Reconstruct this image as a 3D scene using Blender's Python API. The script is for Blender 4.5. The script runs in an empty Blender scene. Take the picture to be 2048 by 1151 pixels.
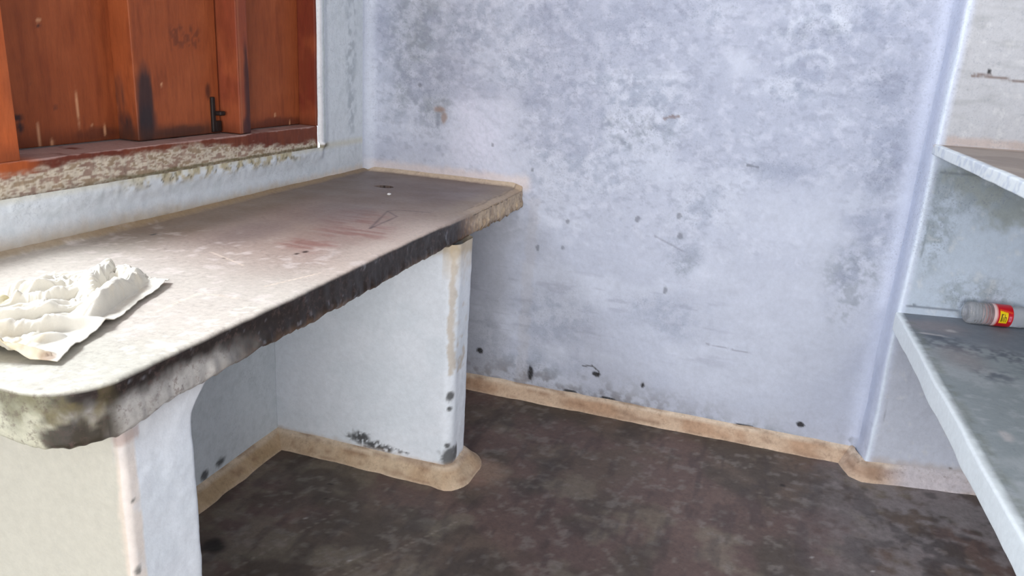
import bpy, math, random
import numpy as np
from mathutils import Vector, Matrix
S = bpy.context.scene
C = S.collection

# ------------------------------------------------------------------ camera
F_PX = 1498.15
YAW, PITCH, ROLL = -0.29551, 0.29789, 0.06424
CAM = Vector((1.3756, -2.5442, 1.2391))
fw = Vector((math.sin(YAW)*math.cos(PITCH), math.cos(YAW)*math.cos(PITCH), -math.sin(PITCH)))
rt = fw.cross(Vector((0, 0, 1))).normalized(); up = rt.cross(fw)
r2 = rt*math.cos(ROLL) + up*math.sin(ROLL); u2 = -rt*math.sin(ROLL) + up*math.cos(ROLL)
cd = bpy.data.cameras.new('camera'); cam = bpy.data.objects.new('camera', cd); C.objects.link(cam)
M = Matrix((r2, u2, -fw)).transposed().to_4x4(); M.translation = CAM
cam.matrix_world = M
cd.sensor_fit = 'HORIZONTAL'; cd.sensor_width = 36; cd.lens = F_PX/2048*36
cd.clip_start = 0.02
S.camera = cam

# ------------------------------------------------------------------ world, lights, exposure
S.view_settings.view_transform = 'Standard'; S.view_settings.look = 'None'
S.view_settings.gamma = 1; S.view_settings.use_curve_mapping = False
S.view_settings.exposure = 0.20
W = bpy.data.worlds.new('world'); S.world = W; W.use_nodes = True
W.node_tree.nodes['Background'].inputs[0].default_value = (0.78, 0.88, 1.0, 1)
W.node_tree.nodes['Background'].inputs[1].default_value = 1.5

def area(name, loc, target, sx, sy, power, color):
    l = bpy.data.lights.new(name, 'AREA'); l.shape = 'RECTANGLE'; l.size = sx; l.size_y = sy
    l.energy = power; l.color = color
    o = bpy.data.objects.new(name, l); C.objects.link(o)
    o.location = loc; o.rotation_euler = (Vector(target)-Vector(loc)).to_track_quat('-Z', 'Y').to_euler()
    return o
# daylight outside the open half of the window, and fill light at an added wide opening behind the camera
area('window_daylight', (-0.35, -2.10, 2.05), (1.7, -0.45, 0.80), 0.5, 0.5, 38, (0.88, 0.94, 1.0))
area('window_skylight', (-1.0, -1.72, 2.6), (0.45, -1.40, 0.8), 0.55, 0.7, 12, (0.90, 0.95, 1.0))
area('rear_opening_fill', (2.6, -6.45, 1.3), (0.9, -1.0, 0.6), 2.6, 2.2, 165, (1.0, 0.975, 0.94))

# ------------------------------------------------------------------ numpy noise
def _h(i, j, k, s):
    i = i.astype(np.uint32); j = j.astype(np.uint32); k = k.astype(np.uint32)
    n = i*np.uint32(374761393) + j*np.uint32(668265263) + k*np.uint32(2147483647-58) + np.uint32(s*1013904223 & 0xffffffff)
    n = (n ^ (n >> np.uint32(13)))*np.uint32(1274126177)
    n = (n ^ (n >> np.uint32(16)))*np.uint32(2246822519)
    n = n ^ (n >> np.uint32(15))
    return n.astype(np.float64)/4294967295.0
def vnoise(P, s=0):
    P = P + 100.0
    I = np.floor(P).astype(np.int64); Fr = P-I; Fr = Fr*Fr*(3-2*Fr)
    r = 0
    for a in (0, 1):
        for b in (0, 1):
            for c in (0, 1):
                wt = (Fr[:, 0] if a else 1-Fr[:, 0])*(Fr[:, 1] if b else 1-Fr[:, 1])*(Fr[:, 2] if c else 1-Fr[:, 2])
                r = r + wt*_h(I[:, 0]+a, I[:, 1]+b, I[:, 2]+c, s)
    return r
def fbm(P, sc, s=0, o=4):
    sc = np.array(sc, float) if np.ndim(sc) else np.array([sc]*3, float)
    r = 0; a = 1; t = 0
    for k in range(o):
        r = r + a*vnoise(P*sc*(2.03**k), s+k*17); t += a; a *= 0.55
    return r/t
def sm(x, a, b):
    t = np.clip((x-a)/(b-a), 0, 1); return t*t*(3-2*t)
def sr(r, g, b):
    f = lambda v: (v/255/12.92) if v/255 <= 0.04045 else ((v/255+0.055)/1.055)**2.4
    return np.array([f(r), f(g), f(b)])
def blobs(u, v, L, nz, soft=0.5, amp=0.9):
    """union of noisy ellipses (u, v, ru, rv) in metres on a surface -> 0..1"""
    m = np.zeros(len(u))
    for (a, b, ra, rb) in L:
        sel = (abs(u-a) < ra*2.2) & (abs(v-b) < rb*2.2)
        if not sel.any(): continue
        d = np.sqrt(((u[sel]-a)/ra)**2+((v[sel]-b)/rb)**2) + (nz[sel]-0.5)*amp*2
        m[sel] = np.maximum(m[sel], 1-sm(d, 1-soft, 1+soft))
    return m
def segm(u, v, pts, w, nz=None, amp=0):
    d = np.full(len(u), 9.0)
    for (a, b), (c, e) in zip(pts[:-1], pts[1:]):
        l2 = (c-a)**2+(e-b)**2+1e-12
        t = np.clip(((u-a)*(c-a)+(v-b)*(e-b))/l2, 0, 1)
        d = np.minimum(d, np.hypot(u-a-t*(c-a), v-b-t*(e-b)))
    if nz is not None: d = d + (nz-0.5)*amp
    return 1-sm(d, w*0.4, w)
def mix(col, c, m):
    c = np.asarray(c); col[:, :3] = col[:, :3]*(1-m[:, None]) + c*m[:, None]
def base(P, c, a=0.0):
    col = np.ones((len(P), 4)); col[:, :3] = c; col[:, 3] = a; return col

# ------------------------------------------------------------------ materials
def mat(name, rough=0.8, spec=0.3, speck=(0.25, 0.28, 0.32), speck_scale=90, grain=0.12, grain_scale=60,
        bump=0.3, bump_scale=45, bdist=0.003, stretch=(1, 1, 1), color=None, rough_var=0.0):
    m = bpy.data.materials.new(name); m.use_nodes = True; nt = m.node_tree; N = nt.nodes; L = nt.links
    b = N['Principled BSDF']; b.inputs['Roughness'].default_value = rough
    b.inputs['Specular IOR Level'].default_value = spec
    tc = N.new('ShaderNodeTexCoord'); mp = N.new('ShaderNodeMapping'); mp.inputs['Scale'].default_value = stretch
    L.new(tc.outputs['Object'], mp.inputs[0])
    def noise(sc, det=5, ro=0.65):
        n = N.new('ShaderNodeTexNoise'); n.inputs['Scale'].default_value = sc; n.inputs['Detail'].default_value = det
        n.inputs['Roughness'].default_value = ro; L.new(mp.outputs[0], n.inputs['Vector']); return n
    def rng(src, a, b_, c, d):
        r = N.new('ShaderNodeMapRange'); r.clamp = True
        for i, v in enumerate((a, b_, c, d)): r.inputs[i+1].default_value = v
        L.new(src, r.inputs[0]); return r.outputs[0]
    def math_(op, a, b_):
        x = N.new('ShaderNodeMath'); x.operation = op
        for i, v in enumerate((a, b_)):
            if isinstance(v, (int, float)): x.inputs[i].default_value = v
            else: L.new(v, x.inputs[i])
        return x.outputs[0]
    if color is None:
        at = N.new('ShaderNodeAttribute'); at.attribute_name = 'col'; csrc = at.outputs['Color']; asrc = at.outputs['Alpha']
    else:
        rg = N.new('ShaderNodeRGB'); rg.outputs[0].default_value = (*color, 1); csrc = rg.outputs[0]; asrc = None
    g = rng(noise(grain_scale, 6, 0.7).outputs['Fac'], 0.3, 0.7, 1-grain, 1+grain)
    mul = N.new('ShaderNodeVectorMath'); mul.operation = 'SCALE'; L.new(csrc, mul.inputs[0]); L.new(g, mul.inputs['Scale'])
    out = mul.outputs[0]
    if asrc is not None:
        s1 = rng(noise(speck_scale, 4, 0.75).outputs['Fac'], 0.50, 0.62, 0, 1)
        s2 = rng(noise(speck_scale*0.3, 4, 0.7).outputs['Fac'], 0.40, 0.60, 0.15, 1)
        f = math_('MULTIPLY', math_('MULTIPLY', s1, s2), asrc)
        mx = N.new('ShaderNodeMix'); mx.data_type = 'RGBA'; L.new(f, mx.inputs[0]); L.new(out, mx.inputs[6])
        mx.inputs[7].default_value = (*speck, 1); out = mx.outputs[2]
    L.new(out, b.inputs['Base Color'])
    if rough_var:
        L.new(rng(noise(9, 5, 0.6).outputs['Fac'], 0.3, 0.7, rough-rough_var, rough+rough_var), b.inputs['Roughness'])
    bn = noise(bump_scale, 6, 0.6); bp = N.new('ShaderNodeBump'); bp.inputs['Strength'].default_value = bump
    bp.inputs['Distance'].default_value = bdist; L.new(bn.outputs['Fac'], bp.inputs['Height']); L.new(bp.outputs[0], b.inputs['Normal'])
    return m
M_PLASTER = mat('whitewashed_plaster', rough=0.75, speck=tuple(sr(126, 133, 148)), speck_scale=170, grain=0.06, bump=0.35)
M_COUNTER = mat('polished_cement_top', rough=0.45, spec=0.28, speck=tuple(sr(92, 74, 70)), grain=0.13, grain_scale=80, bump=0.12, bump_scale=30, rough_var=0.08)
M_EDGE = mat('grimy_cement', rough=0.8, speck=tuple(sr(40, 34, 32)), grain=0.3, grain_scale=70, bump=0.8, bump_scale=70, speck_scale=120)
M_FLOOR = mat('worn_cement_floor', rough=0.5, spec=0.35, speck=tuple(sr(54, 46, 44)), grain=0.16, grain_scale=50, bump=0.15, bump_scale=30, rough_var=0.08)
M_SKIRT = mat('tan_cement_skirting', rough=0.7, speck=tuple(sr(110, 84, 66)), grain=0.14, bump=0.5)
M_WOOD = mat('red_oxide_painted_wood', rough=0.5, spec=0.22, speck=tuple(sr(72, 38, 28)), grain=0.14, grain_scale=16, stretch=(6, 6, 1), bump=0.25, bump_scale=20)
M_SHELF = mat('painted_cement_shelf', rough=0.6, speck=tuple(sr(120, 128, 136)), grain=0.06, bump=0.15)
M_PLAIN = mat('plain_whitewash', color=tuple(sr(232, 233, 235)), grain=0.04)
M_IRON = mat('dark_iron', rough=0.5, color=tuple(sr(34, 26, 24)), grain=0.3, bump=0.3)
M_CLOTH = mat('white_cotton_rag', rough=0.9, spec=0.1, speck=tuple(sr(190, 180, 160)), grain=0.05, grain_scale=40, bump=0.35, bump_scale=350, bdist=0.001)

# ------------------------------------------------------------------ mesh helpers
def tag(o, label=None, cat=None, group=None, kind=None):
    for k, v in (('label', label), ('category', cat), ('group', group), ('kind', kind)):
        if v: o[k] = v
    return o
def empty(name, loc=(0, 0, 0)):
    o = bpy.data.objects.new(name, None); C.objects.link(o); o.location = loc; o.empty_display_size = 0.1; return o
def mesh(name, V, Fq, m, colf=None, parent=None, smooth=True):
    V = np.asarray(V, float); Fq = np.asarray(Fq, np.int32)
    me = bpy.data.meshes.new(name)
    n = len(Fq); k = Fq.shape[1]
    me.vertices.add(len(V)); me.vertices.foreach_set('co', V.astype(np.float32).ravel())
    me.loops.add(n*k); me.loops.foreach_set('vertex_index', Fq.ravel())
    me.polygons.add(n); me.polygons.foreach_set('loop_start', np.arange(0, n*k, k, dtype=np.int32))
    me.polygons.foreach_set('loop_total', np.full(n, k, np.int32))
    me.polygons.foreach_set('use_smooth', np.full(n, smooth))
    me.update(calc_edges=True); me.validate()
    if colf is not None:
        col = colf(V); a = me.attributes.new('col', 'FLOAT_COLOR', 'POINT')
        a.data.foreach_set('color', np.clip(col, 0, 4).astype(np.float32).ravel())
    me.materials.append(m)
    o = bpy.data.objects.new(name, me); C.objects.link(o)
    if parent is not None: o.parent = parent; o.matrix_parent_inverse = Matrix.Translation(parent.location).inverted()
    return o
def gridfaces(nu, nv, keep=None, flip=False):
    i, j = np.meshgrid(np.arange(nu-1), np.arange(nv-1), indexing='ij')
    a = (i*nv+j).ravel(); f = np.stack([a, a+nv, a+nv+1, a+1], 1)
    if flip: f = f[:, ::-1]
    if keep is not None: f = f[keep.ravel()]
    return f
def spans(bounds):
    """[(start, end, step), ...] -> coordinates"""
    out = [bounds[0][0]]
    for a, b, s in bounds:
        n = max(1, int(round(abs(b-a)/s))); out += list(a+(b-a)*np.arange(1, n+1)/n)
    return np.array(out)
def rbox(lo, hi, r, step, disp=None):
    """welded, subdivided box with rounded edges"""
    lo = np.array(lo, float); hi = np.array(hi, float); ax = []
    for k in range(3):
        a = list(lo[k]+r*np.array([0, .3, .7, 1])); b = list(hi[k]-r*np.array([1, .7, .3, 0]))
        n = max(1, int(round((b[0]-a[-1])/step))); mid = list(a[-1]+(b[0]-a[-1])*np.arange(1, n)/n)
        ax.append(np.array(a+mid+b))
    Vs = []; Fs = []; off = 0
    for k in range(3):
        u, v = [(1, 2), (2, 0), (0, 1)][k]
        for s in (0, 1):
            A, B = np.meshgrid(ax[u], ax[v], indexing='ij'); P = np.zeros((A.size, 3))
            P[:, u] = A.ravel(); P[:, v] = B.ravel(); P[:, k] = (lo, hi)[s][k]
            Vs.append(P); Fs.append(gridfaces(len(ax[u]), len(ax[v]), flip=(s == 0))+off); off += len(P)
    V = np.concatenate(Vs); Fq = np.concatenate(Fs)
    key = np.round(V*1e5).astype(np.int64)
    _, idx, inv = np.unique(key, axis=0, return_index=True, return_inverse=True)
    V = V[idx]; Fq = inv.ravel()[Fq]
    q = np.clip(V, lo+r, hi-r); d = V-q; l = np.linalg.norm(d, axis=1, keepdims=True)+1e-12
    V = q+d/l*r
    if disp is not None: V = disp(V)
    return V, Fq
def arc(cx, cy, r, a0, a1, n=8):
    t = np.radians(np.linspace(a0, a1, n)); return [(cx+r*math.cos(x), cy+r*math.sin(x)) for x in t]
def densify(pts, step):
    out = [pts[0]]
    for a, b in zip(pts[:-1], pts[1:]):
        n = max(1, int(math.ceil(math.dist(a, b)/step)))
        out += [(a[0]+(b[0]-a[0])*k/n, a[1]+(b[1]-a[1])*k/n) for k in range(1, n+1)]
    return np.array(out)
def pnormals(p):
    t = np.diff(p, axis=0); t /= np.linalg.norm(t, axis=1, keepdims=True)+1e-12
    n = np.stack([-t[:, 1], t[:, 0]], 1); a = np.vstack([n[:1], n]); b = np.vstack([n, n[-1:]])
    m = a+b; m /= np.linalg.norm(m, axis=1, keepdims=True)+1e-12
    return m/np.clip((m*a).sum(1, keepdims=True), 0.4, 1)
def sweep(path, sec, side=1):
    """path (N,2) in plan; sec [(offset, z)] -> vertices, quads.  side=1: offset to the left of travel"""
    n = pnormals(path)*side; sec = np.array(sec); N = len(path); K = len(sec)
    V = np.zeros((N, K, 3))
    V[:, :, :2] = path[:, None, :]+n[:, None, :]*sec[None, :, 0:1]; V[:, :, 2] = sec[None, :, 1]
    return V.reshape(-1, 3), gridfaces(N, K, flip=(side == 1)), n

PL = sr(193, 198, 213)      # blue-tinted whitewash
GREY = sr(150, 157, 170)
TAN = sr(178, 150, 122)
BLACK = sr(34, 31, 30)
# ------------------------------------------------------------------ back wall
back_mold = [(0.186,1.243,0.13,0.23),(0.087,1.305,0.078,0.102),(0.268,1.076,0.058,0.106),(0.409,1.321,0.109,0.099),(0.683,1.238,0.204,0.197),(0.953,1.095,0.195,0.131),(0.926,1.346,0.159,0.093),(1.516,1.360,0.124,0.058),(1.467,1.226,0.086,0.075),(1.734,1.229,0.054,0.058),(1.765,0.995,0.055,0.123),(1.792,0.779,0.063,0.097),(1.727,0.819,0.057,0.048),(1.733,0.623,0.087,0.135),(1.237,0.792,0.080,0.085),(1.210,0.616,0.066,0.088),(1.204,0.397,0.152,0.074),(0.756,0.321,0.151,0.118),(1.156,1.408,0.076,0.037),(1.619,1.407,0.120,0.057),(0.800,0.898,0.207,0.104),(1.452,0.947,0.119,0.048),(0.692,0.129,0.195,0.103),(0.932,0.053,0.150,0.041),(0.506,0.198,0.061,0.124),(0.22,1.6,.2,.2),(0.9,1.6,.4,.15)]
back_deep = [(0.20,1.20,0.08,0.17),(0.268,1.076,0.05,0.106),(1.765,0.995,0.04,0.11),(1.733,1.22,0.04,0.05),(1.733,0.63,0.06,0.12),(0.692,0.10,0.16,0.05),(0.932,0.05,0.14,0.03),(1.50,1.37,0.10,0.03),(1.3,0.04,0.4,0.022),(1.21,0.6,0.05,0.05),(1.0,1.02,0.1,0.05)]
back_clean_glare = [(1.555,0.781,0.162,0.132),(1.548,0.437,0.230,0.216),(1.398,0.225,0.245,0.113),(0.446,0.968,0.112,0.124),(0.546,0.872,0.093,0.053),(1.298,1.260,0.045,0.045)]  # mould-free patches; those above the counter belong to the painted glare
back_black = [(0.696,0.099,0.010,0.027),(0.946,0.142,0.015,0.010),(1.120,0.132,0.007,0.010),(0.998,0.053,0.026,0.008),(0.855,0.054,0.023,0.006),(1.492,0.050,0.034,0.006),(1.668,0.094,0.014,0.009),(1.840,0.074,0.012,0.011),(1.842,0.053,0.005,0.015),(1.034,0.736,0.009,0.010),(1.172,0.764,0.009,0.011),(1.183,0.696,0.010,0.012),(1.157,0.500,0.007,0.013),(0.790,0.697,0.007,0.007),(0.780,0.601,0.006,0.009),(0.688,0.588,0.007,0.011),(0.495,0.938,0.005,0.007),(0.208,1.124,0.007,0.008),(0.649,0.865,0.006,0.007),(0.488,0.153,0.012,0.012)]
def col_back(P):
    x, z = P[:, 0], P[:, 2]
    Q = P.copy(); Q[:, 1] = 0
    big = fbm(Q, 3.0, 1); med = fbm(Q, 11, 5); fin = fbm(Q, 42, 9, 4); vf = fbm(Q, 110, 13, 3)
    hz = fbm(Q, (9, 1, 60), 21, 3)
    col = base(P, PL, 0.16)
    col[:, :3] *= (1+0.14*(med-.5)+0.10*(fin-.5))[:, None]
    mold = blobs(x, z, back_mold, med, .6, .9); deep = blobs(x, z, back_deep, med, .6, .9)
    clean_glare = blobs(x, z, back_clean_glare, med, .6, .8)
    up_ = sm(z, 0.75, 1.05)
    m = np.clip(mold*0.75+0.34*up_+0.25*sm(big, .5, .7), 0, 1)*(1-.85*clean_glare)
    pat = sm(fin*.6+med*.5+.25*(fbm(Q, (14, 1, 22), 25, 3)-.5)-.05, .40, .62)
    mix(col, sr(148, 156, 174), m*pat*0.72)
    mix(col, sr(140, 146, 156), deep*sm(fin*.6+vf*.4, .38, .66)*.6)
    mix(col, sr(144, 150, 158), blobs(x, z, [(.19,1.30,.12,.20),(.26,1.12,.05,.12)], med, .8, .7)*(.30+.3*sm(fin, .4, .6)))
    mix(col, sr(226, 226, 244), blobs(x, z, [(.45,.94,.10,.15),(.40,1.05,.05,.08)], med, .9, .4)*(.55-.3*sm(vf, .5, .65)))  # window glare above the counter painted as a pale patch
    cl_ = sm(fbm(Q, (4, 1, 7), 27, 4), .40, .60)
    mix(col, sr(160, 165, 184), cl_*(.30+.25*up_)*(1-.8*clean_glare))
    mix(col, sr(150, 156, 178), sm(x, 1.35, 1.6)*mold*sm(med, .35, .6)*.35)
    wsp = sm(fbm(Q, (34, 1, 44), 29, 4), .54, .72)
    mix(col, sr(222, 225, 238), wsp*.22*(1-clean_glare*.6)*sm(z, .5, .7))
    mix(col, sr(136, 140, 158), sm(fbm(Q, (46, 1, 70), 35, 3), .58, .70)*.30*(1-clean_glare)*sm(z, .5, .8))
    col[:, 3] = np.clip(.10+.42*m+.15*deep, 0, 1)*(1-.6*clean_glare)
    mix(col, sr(150, 152, 170), sm(hz, .62, .75)*.35*sm(z, .15, .3)*(1-sm(z, .45, .6))*(1-sm(x, 1.3, 1.5)))
    # grime by the floor; shade under the counter painted in
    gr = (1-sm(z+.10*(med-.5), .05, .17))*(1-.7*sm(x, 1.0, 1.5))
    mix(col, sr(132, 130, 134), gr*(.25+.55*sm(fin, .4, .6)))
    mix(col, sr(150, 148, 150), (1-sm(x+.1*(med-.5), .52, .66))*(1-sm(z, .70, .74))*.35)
    mix(col, sr(176, 160, 140), segm(x, z, [(.66, .75), (.66, .04)], .030, fin, .03)*.12)
    # tan band where the wall meets the skirting and the counter
    mix(col, TAN, (1-sm(z+.02*(fin-.5), .03, .055))*.5)
    mix(col, sr(222, 206, 200), (1-sm(abs(z-.815)+.02*(fin-.5), .01, .04))*(1-sm(x, .62, .66))*.6)
    mix(col, sr(146, 118, 98), blobs(x, z, [(0.290,1.045,0.022,0.012),(0.305,1.02,0.012,0.02)], fin, .5, .7)*.7)
    mix(col, sr(120, 98, 90), segm(x, z, [(1.085, 1.077), (1.10, 1.086), (1.13, 1.088)], .006, vf, .006)*.7)
    mix(col, sr(104, 108, 118), segm(x, z, [(1.365, .955), (1.40, .951)], .004, vf, .004)*.7)
    mix(col, sr(130, 130, 145), segm(x, z, [(1.10, .685), (1.20, .645)], .004, vf, .004)*.5)
    mix(col, sr(120, 118, 132), segm(x, z, [(1.32, .33), (1.48, .32)], .003, vf, .003)*.5)
    mix(col, sr(70, 66, 66), segm(x, z, [(.895, .165), (.93, .172), (.955, .155), (.957, .135)], .004, vf, .003)*.85)
    # trowel swirls
    for (a, b, ra, rb) in ((1.511, 1.345, .085, .075), (1.50, 1.25, .07, .06)):
        rr = np.hypot((x-a)/ra, (z-b)/rb); w = sm(z, b-.01, b+.03)
        mix(col, sr(226, 232, 244), (1-sm(abs(rr-1+.5*(fin-.5)), .04, .2))*w*.28)
        mix(col, sr(150, 158, 178), (1-sm(abs(rr-.82+.3*(fin-.5)), .03, .16))*w*.22)
    mix(col, BLACK, blobs(x, z, back_black, vf, .25, .35)*(.45+.5*(z < .2)))
    mix(col, sr(206, 212, 224), (1-sm(x, .0, .045))*.7)  # light stripe on the rounded corner painted in
    mix(col, sr(204, 210, 228), sm(x, 1.80, 1.85)*.8)
    return col
pb = [(-0.02, -0.04), (0.0, -0.04)]+arc(.04, -.04, .04, 180, 90, 7)[1:]+[(1.845, 0)]
path = densify([p for p in pb if p[0] >= 0], .0045); path = path[path[:, 0] <= 1.86]
path = np.vstack([path, [[1.9, 0.0]]])
zs = spans([(-.01, 1.55, .0045), (1.55, 2.7, .05)])
V, Fq, nn = sweep(path, [(0, z) for z in zs])
V[:, 1] += (fbm(V, 4, 31, 3)-.5)*.008*sm(V[:, 0], .03, .2) + (fbm(V, 22, 33, 3)-.5)*.0035*sm(V[:, 0], .03, .2)
V[:, 1] = np.minimum(V[:, 1], .006)
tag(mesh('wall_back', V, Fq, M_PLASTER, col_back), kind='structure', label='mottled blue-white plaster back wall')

# ------------------------------------------------------------------ stepped pier wall behind the shelves
TH = 0.1942; D = np.array([math.cos(TH), math.sin(TH)])
def col_pier(P):
    x, z = P[:, 0], P[:, 2]; med = fbm(P, 10, 41); fin = fbm(P, 45, 43); vf = fbm(P, 120, 47, 3)
    hz = fbm(P, (10, 10, 50), 49, 3)
    col = base(P, sr(190, 191, 196), .2)
    mid = (1-sm(z, 1.04, 1.07)); low = 1-sm(z, .52, .56)
    mix(col, sr(190, 201, 216), mid)
    mix(col, sr(200, 203, 216), low*.8)
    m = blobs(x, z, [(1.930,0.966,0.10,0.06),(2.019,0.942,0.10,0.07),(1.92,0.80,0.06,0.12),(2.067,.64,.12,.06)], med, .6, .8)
    mix(col, sr(128, 130, 112), blobs(x, z, [(1.96,.985,.07,.03),(2.04,.95,.07,.035),(2.12,.91,.07,.05)], fin, .6, .9)*.6)  # diagonal shadow of the upper shelf painted in, along with olive mould
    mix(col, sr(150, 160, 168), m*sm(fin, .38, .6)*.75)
    mix(col, sr(150, 152, 154), (1-mid)*sm(hz, .55, .7)*.35)
    mix(col, sr(226, 226, 226), sm(fin, .6, .75)*.3)
    cr = segm(x, z, [(1.925,1.270),(1.95,1.272),(1.99,1.268),(2.05,1.262),(2.12,1.264)], .005, vf, .006)
    mix(col, sr(112, 88, 76), cr*.8); mix(col, BLACK, blobs(x, z, [(1.965,1.283,.006,.004)], vf, .3, .3))
    mix(col, sr(196, 170, 156), (1-sm(abs(z-1.088)+.012*(fin-.5), .006, .02))*sm(x, 1.89, 1.9)*.5)
    mix(col, sr(110, 118, 124), segm(x, z, [(1.90,1.0),(1.95,1.0),(2.03,1.0)], .004, vf, .005)*.6)
    mix(col, sr(90, 96, 108), segm(x, z, [(1.89,.59),(1.91,.592),(1.94,.59),(2.0,.59),(2.05,.587)], .005, vf, .009)*.7)
    mix(col, BLACK, blobs(x, z, [(1.872,.18,.004,.006),(1.862,.12,.004,.03),(1.872,.095,.005,.008),(2.13,.06,.006,.004)], vf, .3, .5)*.8)
    mix(col, TAN, (1-sm(z+.03*(fin-.5), .045, .085))*.45)
    mix(col, sr(142, 122, 98), blobs(x, z, [(2.13,1.50,.05,.05)], fin, .3, .3)*.8)
    mix(col, sr(214, 221, 240), (1-sm(x, 1.875, 1.90))*.85)  # window-lit side of the pier painted brighter
    mix(col, sr(226, 236, 248), (1-sm(abs(x-1.8755-.002*np.sin(z*9)), .002, .008))*.7)  # highlight lines along the pier ridge painted in
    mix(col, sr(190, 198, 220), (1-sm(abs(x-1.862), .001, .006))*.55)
    col[:, 3] = .1+.5*m+.2*(1-mid)
    return col
c0 = np.array([1.871, -.100])
e1 = c0+D*.014; e0 = c0+np.array([-.004, .018])
pp = [(1.852, .012), (1.857, -.004), (1.861, -.05), tuple(e0), (1.8695, -.092), (1.8745, -.0985), tuple(e1), tuple(c0+D*.9)]
path = densify(pp, .005)
zs = spans([(-.01, 1.55, .006), (1.55, 2.7, .05)])
V, Fq, nn = sweep(path, [(0, z) for z in zs])
wob = (fbm(V*np.array([0, 0, 1.]), 9, 61, 2)-.5)*.010
V[:, 0] += wob*(V[:, 0] < 1.895)
V[:, 1] += (fbm(V, 16, 63, 3)-.5)*.005
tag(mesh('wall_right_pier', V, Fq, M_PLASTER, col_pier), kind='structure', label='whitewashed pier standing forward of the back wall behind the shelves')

# ------------------------------------------------------------------ left wall with the window hole
WY0, WY1, WZ0, WZ1 = -2.50, -0.343, 0.915, 2.45
def groove(y): return .912+.035*(1-sm(y, -1.47, -1.08))
def col_left(P):
    y, z = P[:, 1], P[:, 2]; Q = P.copy(); Q[:, 0] = 0
    med = fbm(Q, 10, 71); fin = fbm(Q, 45, 73); vf = fbm(Q, 120, 77, 3); yst = fbm(Q, (1, 25, 3), 79, 3)
    col = base(P, sr(210, 216, 222), .12)
    mix(col, sr(188, 196, 200), sm(fin, .5, .7)*.35)
    # stained lip below the window
    lip = sm(y, -1.25, -1.05)*(1-sm(y, -.55, -.38))*sm(z, .865+.02*(.5), .90)
    mix(col, sr(178, 160, 112), np.clip(lip*sm(fin, .4, .55)+0, 0, 1)*.75)
    mix(col, sr(70, 62, 40), lip*sm(vf*.6+fin*.4, .56, .64)*.8)
    mix(col, sr(200, 192, 160), (1-sm(abs(z-.915), .0, .02))*(y > -1.5)*.45)
    # grime just above the counter
    g = (1-sm(z+.02*(fin-.5), .80, .84+.02*sm(-y, .8, 1.3)))*sm(z, .77, .79)
    mix(col, sr(172, 150, 118), g*.8*(.4+.6*sm(-y, .2, .6)))
    mix(col, sr(222, 206, 190), g*.7*(1-sm(-y, .2, .6)))
    mix(col, sr(96, 78, 50), (1-sm(z+.014*(fin-.5), .798, .812))*sm(z, .77, .79)*sm(-y, .3, .6)*.7)
    # mould patch beside the corner, pale reveal band beside the frame
    mix(col, sr(160, 168, 176), blobs(y, z, [(-.130,1.25,.035,.25),(-.12,1.05,.03,.08)], med, .6, .8)*sm(fin, .4, .6)*.6)
    mix(col, sr(238, 236, 236), (1-sm(abs(y+.332), .004, .016))*(z > .92)*.8)
    mix(col, sr(166, 176, 170), (1-sm(abs(y+.312)+.006*(vf-.5), .002, .007))*(z > .93)*.5)
    mix(col, sr(120, 110, 80), (1-sm(abs(z-.918)+.01*(fin-.5), .002, .007))*(y > -.345)*(1-sm(y, -.30, -.26))*.8)
    b = blobs(y, z, [(-.955,.074,.019,.013),(-1.023,.066,.016,.014)], fin, .35, .8)
    mix(col, BLACK, b*.85)
    mix(col, sr(128, 134, 140), segm(y, z, [(-.672,.72),(-.672,.06)], .008, fin, .012)*.5)
    col[:, 3] = .12+.2*sm(med, .5, .7)
    return col
ys = spans([(-6.5, WY0, .1), (WY0, -1.75, .02), (-1.75, WY1, .005), (WY1, -.04, .005)])
zs = spans([(-.01, .735, .012), (.735, .765, .01), (.765, WZ0, .005), (WZ0, 1.5, .006), (1.5, WZ1, .05), (WZ1, 2.7, .08)])
Y, Z = np.meshgrid(ys, zs, indexing='ij'); V = np.stack([np.zeros(Y.size), Y.ravel(), Z.ravel()], 1)
ycen = (ys[:-1]+ys[1:])/2; zcen = (zs[:-1]+zs[1:])/2
keep = ~((ycen[:, None] > WY0) & (ycen[:, None] < WY1) & (zcen[None, :] > WZ0) & (zcen[None, :] < WZ1))
Fq = gridfaces(len(ys), len(zs), keep)
n1 = fbm(V, 5, 81, 3)-.5; n2 = fbm(V, 40, 83, 3)-.5
V[:, 0] = (n1*.006+n2*.0025)*sm(-V[:, 1], .04, .12)*(V[:, 2] > .8)
lipm = sm(V[:, 2], .85, .90)*(V[:, 2] < .93)*(1-sm(V[:, 1], -.335, -.30))
V[:, 0] += lipm*(.009+n2*.005)
V[:, 0] += .008*sm(V[:, 1],-.3435,-.335)*(1-sm(V[:, 1], -.315, -.27))*sm(V[:, 2],.90,.92)
gz = (V[:, 2] > .9) & (V[:, 2] <= .9151) & (V[:, 1] < -.345)
tag(mesh('wall_left', V, Fq, M_PLASTER, col_left), kind='structure', label='whitewashed left wall around the red shuttered window')

# ------------------------------------------------------------------ rest of the room shell
def plate(name, lo, hi, m=M_PLAIN):
    V, Fq = rbox(lo, hi, .004, .5); return tag(mesh(name, V, Fq, m), kind='structure')
plate('ceiling', (-.2, -6.6, 2.7), (4.4, .15, 2.8))
plate('wall_right', (2.62, -1.9, 0), (2.72, .15, 2.7))
plate('added_wall_right_return', (2.72, -1.9, 0), (4.3, -1.8, 2.7))  # unseen widening of the room, lets more fill reach the counter bay
plate('added_wall_right_far', (4.3, -6.6, 0), (4.4, -1.8, 2.7))
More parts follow.
